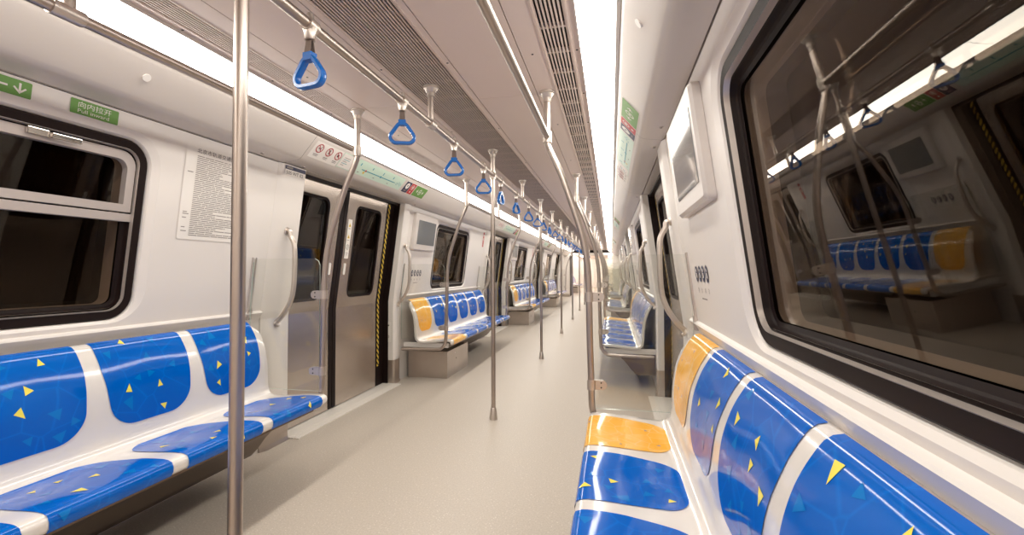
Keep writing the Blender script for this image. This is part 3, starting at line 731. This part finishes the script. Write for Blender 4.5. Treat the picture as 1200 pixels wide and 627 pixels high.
# ------------------------------------------------------------------ poles, stanchions, rails
def flange(mb, x, y, r=0.0165, z=2.10):
    mb.tube([(x, y, z), (x, y, z-0.010), (x, y, z-0.013), (x, y, z-0.030), (x, y, z-0.034), (x, y, z-0.055)], [0.040, 0.040, 0.034, 0.026, 0.022, 0.022], M['cast'], n=24)
def pole_proto():
    t = thing('standing_pole', 'pole', 'pole', (0, 0, 0))
    a = MB(); a.tube([(0, 0, 0.05), (0, 0, 2.07)], 0.0168, M['steel'], n=24); a.build('pole_tube', t)
    b = MB(); b.tube([(0, 0, 0.0), (0, 0, 0.006), (0, 0, 0.085), (0, 0, 0.09)], [0.031, 0.031, 0.022, 0.019], M['cast'], n=24); b.build('floor_socket', t)
    c = MB(); flange(c, 0, 0); c.build('ceiling_flange', t)
    d = MB(); d.tube([(0, -0.03, 1.90), (0, 0.03, 1.90)], 0.026, M['cast'], n=20); d.tube([(0, 0, 1.87), (0, 0, 1.93)], 0.024, M['cast'], n=20); d.build('rail_joint', t)
    return t
p0 = pole_proto()
PY_ = [0.985, 3.53, 6.08, 8.62, 11.16, 13.70, 16.24, 18.78]
PL = ['big steel pole nearest the camera at left, cut by the picture top and bottom', 'steel pole standing in the aisle between the nearest doors', 'steel pole in the aisle beside the second left bench',
      'fourth steel aisle pole, by the second doors', 'fifth steel aisle pole, beside the third bench', 'sixth steel aisle pole, by the third doors', 'seventh steel aisle pole, far down the aisle', 'eighth and farthest steel aisle pole']
for i, y in enumerate(PY_):
    o = p0 if i == 0 else copy_tree(p0); o.location = (CX-0.012, y, 0); o['label'] = PL[i]; o['group'] = 'poles along the middle of the aisle'
# centre rail with drop hangers
RX, RZ = CX-0.012, 1.905
t = thing('overhead_handrail', 'long steel rail carrying the blue hand straps over the middle of the aisle', 'handrail', (RX, 3.5, RZ))
a = MB(); cuts = [Y0+0.3]+[q for y in PY_ for q in (y-0.03, y+0.03)]+[20.6]
for i in range(0, len(cuts), 2): a.tube([(0, cuts[i]-3.5, 0), (0, cuts[i+1]-3.5, 0)], 0.0165, M['steel'], n=20)
a.build('rail_tube', t)
for y in [2.24+2.545*i for i in range(-1, 8)]:
    h = MB()
    for dy in (-0.0,):
        h.tube([(0, y-3.5, 0), (0, y-3.5, 0.17)], 0.015, M['steel'], n=16); flange(h, 0, y-3.5, z=2.10-RZ)
    h.tube([(0, y-3.5-0.03, 0), (0, y-3.5+0.03, 0)], 0.024, M['cast'], n=16)
    h.build('hanger_post', t)
# stanchions at the bench ends
STP = [(0.565, 2.08), (0.565, 1.95), (0.565, 1.85), (0.572, 1.80), (0.635, 1.66), (0.695, 1.49), (0.745, 1.33), (0.768, 1.19), (0.776, 1.05), (0.78, 0.80), (0.785, 0.60), (0.787, 0.48), (0.792, 0.43)]
def stanchion_proto():
    t = thing('bench_stanchion', 's', 'stanchion')     # local x = 1.1-h, at wall side x negative
    P = STP + [(0.805, 0.385), (0.84, 0.350), (0.90, 0.338), (1.28, 0.330)]
    pts = []
    base = catmull([(1.1-h, 0, z) for h, z in P], 5)
    a = MB(); a.tube(base, 0.0168, M['steel'], n=18); a.build('bent_tube', t)
    b = MB(); flange(b, 1.1-0.565, 0); b.build('ceiling_flange', t)
    j = MB(); j.tube([(1.1-0.565, 0, 1.825), (1.1-0.565, 0, 1.885)], 0.024, M['cast'], n=20); j.build('rail_joint', t)
    for z in (1.01, 0.56):
        hh = 0.777 if z > 0.8 else 0.786
        c = MB(); c.tube([(1.1-hh, 0, z-0.025), (1.1-hh, 0, z+0.025)], 0.0215, M['cast'], n=20)
        Q = [(1.1-hh, z-0.024), (1.1-hh-0.055, z-0.024)] + [(1.1-hh-0.055-0.024*math.sin(q), z-0.024*math.cos(q)) for q in [PI*i/8 for i in range(1, 8)]] + [(1.1-hh-0.055, z+0.024), (1.1-hh, z+0.024)]
        n = len(Q)
        for ya, yb in ((-0.016, -0.010), (-0.001, 0.005)):
            c.add([(x, ya, z_) for x, z_ in Q]+[(x, yb, z_) for x, z_ in Q], [tuple(range(n)), tuple(range(n, 2*n))[::-1]]+[(i, (i+1) % n, n+(i+1) % n, n+i) for i in range(n)], M['cast'])
        for zz in (z-0.012, z+0.012): c.tube([(1.1-hh-0.05, -0.019, zz), (1.1-hh-0.05, 0.008, zz)], 0.004, M['dark'], n=8)
        c.build('glass_clamp', t)
    return t
def add_screen(t):
    g = MB(); P = [(0.805, 0.44), (1.285, 0.44), (1.285, 0.90), (1.262, 1.225), (0.84, 1.225), (0.815, 1.21), (0.805, 1.185)]
    n = len(P); g.add([(1.1-h, -0.0045, z) for h, z in P]+[(1.1-h, 0.0045, z) for h, z in P], [tuple(range(n)), tuple(range(n, 2*n))[::-1]], M['screen_glass'])
    g.strip([(1.1-h, -0.0045, z) for h, z in P], [(1.1-h, 0.0045, z) for h, z in P], M['glass_edge'])
    g.build('glass_pane', t, smooth=False)
    c = MB()
    for y in (-0.018, 0.012): c.hexa([(1.1-1.31, y, 0.85), (1.1-1.292, y, 0.85), (1.1-1.292, y+0.006, 0.85), (1.1-1.31, y+0.006, 0.85)], [(1.1-1.31, y, 0.92), (1.1-1.284, y, 0.92), (1.1-1.284, y+0.006, 0.92), (1.1-1.31, y+0.006, 0.92)], M['alu'])
    for y in (-0.018, 0.012): c.hexa([(1.1-1.31, y, 0.92), (1.1-1.292, y, 0.92), (1.1-1.292, y+0.006, 0.92), (1.1-1.31, y+0.006, 0.92)], [(1.1-1.268, y, 1.235), (1.1-1.253, y, 1.235), (1.1-1.253, y+0.006, 1.235), (1.1-1.268, y+0.006, 1.235)], M['alu'])
    c.build('wall_channel', t, smooth=False)
st0 = stanchion_proto(); add_screen(st0); fst = True
for k in range(4):
    for s in (-1, 1):
        for e in (-1, 1):
            if k == 0 and e < 0: continue
            y = BENCH_Y[k]+e*1.441+(0.032 if k == 0 and s < 0 else 0.0)
            where = '%s end of the %s %s bench' % ('near' if e < 0 else 'far', ['nearest', 'second', 'third', 'fourth'][k], SIDE[s])
            o = st0 if fst else copy_tree(st0); fst = False
            for q in (o,):
                q.location = (CX-1.1, y, 0) if s < 0 else (CX+1.1, y, 0); q.rotation_euler = (0, 0, 0 if s < 0 else PI)
            o['label'] = 'bent steel stanchion with clear glass screen at the '+where; o['group'] = 'stanchions at the bench ends'
# side rails above the benches
for k in range(4):
    for s in (-1, 1):
        ya, yb = BENCH_Y[k]-1.435, BENCH_Y[k]+1.435
        if k == 0: ya = -1.9
        t = thing('overhead_handrail', 'steel grab rail above the %s %s bench' % (['nearest', 'second', 'third', 'fourth'][k], SIDE[s]), 'handrail', (XW(s, 0.565), ya, 1.857), group='grab rails above the benches')
        a = MB(); a.tube([(0, 0.024 if k else 0, 0), (0, yb-ya-0.024, 0)], 0.0168, M['steel'], n=20); a.build('rail_tube', t)
        h = MB(); y = BENCH_Y[k]-ya - (0.02 if s < 0 else 1.0 if k == 0 else 0.0)
        h.tube([(0, y, 0), (0, y, 0.20)], 0.0165, M['steel'], n=16); flange(h, 0, y, z=2.10-1.857); h.tube([(0, y-0.045, 0), (0, y+0.035, 0)], 0.0215, M['cast'], n=16)
        h.build('hanger_post', t)
# grab handles on the door pillars
def handle_proto():
    t = thing('grab_handle', 'h', 'handle')     # origin on wall side at floor, x to aisle
    P = [(1.172, 1.42), (1.16, 1.415), (1.19, 1.385), (1.168, 1.345), (1.158, 1.30), (1.156, 1.22), (1.158, 1.12), (1.162, 1.05), (1.172, 0.99), (1.195, 0.93), (1.22, 0.89), (1.25, 0.85), (1.29, 0.81)]
    P = [(h + 0.0, z) for h, z in P]; P[0] = (half(1.42), 1.42); P[1] = (half(1.42)-0.04, 1.415)
    a = MB(); a.tube(catmull([(1.1-h, 0, z) for h, z in P], 4), 0.0155, M['cast'], n=16); a.build('handle_bar', t)
    b = MB(); x = 1.1-half(1.42)+0.016; b.tube([(x, 0, 1.42), (x+0.012, 0, 1.418)], [0.026, 0.022], M['cast'], n=18); x = 1.1-1.29
    b.tube([(x, 0, 0.803), (x+0.012, 0, 0.81)], [0.026, 0.022], M['cast'], n=18); b.build('mounting_rose', t)
    return t
h0 = handle_proto(); fst = True
for k, D in enumerate(DOOR_Y[1:4]):
    for s in (-1, 1):
        for e, y in ((-1, D-0.80), (1, D+1.0)):
            o = h0 if fst else copy_tree(h0); fst = False
            o.location = (CX-1.1, y, 0) if s < 0 else (CX+1.1, y, 0); o.rotation_euler = (0, 0, 0 if s < 0 else PI)
            o['label'] = 'bowed grab handle on the %s pillar of the %s %s side door' % ('near' if e < 0 else 'far', ORD[k], SIDE[s]); o['group'] = 'grab handles on the door pillars'

# ------------------------------------------------------------------ hand straps
def strap_proto():
    t = thing('hand_strap', 's', 'hand strap')
    c = MB()   # alloy clamp round the rail with a flared mouth
    c.tube([(0, -0.022, 0), (0, 0.022, 0)], 0.0225, M['cast'], n=20)
    c.tube([(0, 0, -0.010), (0, 0, -0.022), (0, 0, -0.044), (0, 0, -0.048)], [0.023, 0.019, 0.0145, 0.016], M['cast'], n=18)
    c.tube([(0, 0, 0.012), (0, 0, 0.036)], [0.014, 0.010], M['cast'], n=12)
    c.build('rail_clamp', t)
    w_ = MB()
    for q in (-1, 1):
        w_.hexa([(-0.010, q*0.002, -0.046), (0.010, q*0.002, -0.046), (0.010, q*0.0045, -0.046), (-0.010, q*0.0045, -0.046)],
                [(-0.012, q*0.010, -0.094), (0.012, q*0.010, -0.094), (0.012, q*0.0125, -0.094), (-0.012, q*0.0125, -0.094)], M['webbing'])
    w_.build('webbing_loop', t, smooth=False)
    # D ring: rounded triangle swept with a rounded-rectangle section
    out = []
    for (cx, cz, r, a0, a1) in [(0.0, -0.129, 0.027, 30, 150), (-0.026, -0.164, 0.026, 150, 270), (0.026, -0.164, 0.026, 270, 390)]:
        for i in range(9):
            a = math.radians(a0+(a1-a0)*i/8); out.append((cx+r*math.cos(a), cz+r*math.sin(a), math.cos(a), math.sin(a)))
    g = MB(); rings = []; n = len(out)
    for (x, z, nx, nz) in out:
        tk = 0.0075; wd = 0.0120
        sec = [(-tk, -wd*0.6), (-tk*0.6, -wd), (tk*0.6, -wd), (tk, -wd*0.6), (tk, wd*0.6), (tk*0.6, wd), (-tk*0.6, wd), (-tk, wd*0.6)]
        rings.append([(x+nx*a, b, z+nz*a) for a, b in sec])
    for i in range(n): g.strip(rings[i], rings[(i+1) % n], M['blue_ring'])
    g.box(-0.016, 0.016, -0.013, 0.013, -0.112, -0.088, M['blue_ring'])
    g.build('ring', t, auto=50)
    return t
s0 = strap_proto(); ys = []
for i in range(-1, 7):
    b = 3.53+2.545*i
    ys += [b-2.275+0.0, b-1.605, b-0.93, b-0.28] if False else [b+0.27, b+0.92, b+1.62, b+2.27]
ys = sorted(y for y in ys if 1.2 < y < 20.4)
angs = [-10, 20, 5, 12, 82, 70, 40, 8, 55, 78, 30, 15, 80]
NM = ['first', 'second', 'third', 'fourth', 'fifth', 'sixth', 'seventh', 'eighth', 'ninth', 'tenth', 'eleventh', 'twelfth']
rr = random.Random(11)
for i, y in enumerate(ys):
    o = s0 if i == 0 else copy_tree(s0); o.location = (RX, y, RZ)
    for ch in o.children:
        if not ch.name.startswith('rail_clamp'): ch.rotation_euler = (0, 0, math.radians(angs[i] if i < len(angs) else rr.choice([10, 30, 50, 80, -20])))
    if i < 12: o['label'] = ('big blue hand strap nearest the camera, hanging from the centre rail' if i == 0 else 'blue triangular hand strap, %s counting from the camera on the centre rail' % NM[i])
    else: o['label'] = 'tiny blue hand strap in the crowded far run beyond the twelfth strap'
    o['group'] = 'blue hand straps on the centre rail' if i < 12 else 'tiny far hand straps'

# ------------------------------------------------------------------ far end of the car and the gangway
e = MB(); W_ = M['white']
e.box(CX-1.33, CX-1.33+0.36, Y1-0.15, Y1, 0.12, 1.86, W_); e.box(CX+1.33-0.36, CX+1.33, Y1-0.15, Y1, 0.12, 1.86, W_)
e.box(CX-1.33, CX-0.97, Y1-0.155, Y1, 0, 0.12, M['brushed']); e.box(CX+0.97, CX+1.33, Y1-0.155, Y1, 0, 0.12, M['brushed'])
e.box(CX-1.33, CX+1.33, Y1-0.1, Y1, 1.97, 2.17, M['rubber']); e.box(CX-1.2, CX+1.2, Y1-0.14, Y1-0.1, 1.86, 1.98, W_)
struct(e.build('wall_far', smooth=False, bevel=0.01))
gw = MB()
for i in range(10):
    a = Y1+0.12*i; o_ = 0.03*(i % 2)
    gw.box(CX-1.02-o_, CX-0.97-o_, a, a+0.12, 0, 2.0, M['gangway']); gw.box(CX+0.97+o_, CX+1.02+o_, a, a+0.12, 0, 2.0, M['gangway']); gw.box(CX-1.0, CX+1.0, a, a+0.12, 1.95+o_, 2.02+o_, M['gangway'])
tag(gw.build('gangway_bellows', smooth=False), 'dark ribbed gangway joining the far end to the next car', 'gangway')
nx = MB(); a, b = Y1+1.2, Y1+12
for s in (-1, 1):
    x0, x1 = sorted((XW(s, 1.25), XW(s, 1.28))); nx.box(x0, x1, a, b, 0, 2.1, W_)
nx.box(CX-1.3, CX+1.3, a, b, 2.1, 2.12, M['ceil']); nx.box(CX-1.3, CX+1.3, b, b+0.02, 0, 2.1, W_)
struct(nx.build('wall_next', smooth=False))
for s in (-1, 1):
    l = MB(); x0, x1 = sorted((0.0, s*0.16)); l.box(x0, x1, 0, 10.5, 0, 0.01, M['light']); o = l.build('light_strip', smooth=False); o.location = (XW(s, 0.76), a+0.1, 2.085)
    tag(o, 'distant light strip on the %s in the next car beyond the gangway' % SIDE[s], 'light')
    q = copy_tree(bench0); q.location = (BCX+s*1.1, Y1+4.6, 0); q.rotation_euler = (0, 0, 0 if s < 0 else PI); q['label'] = 'distant %s bench in the next car beyond the gangway' % SIDE[s]; q['group'] = 'benches in the next car'
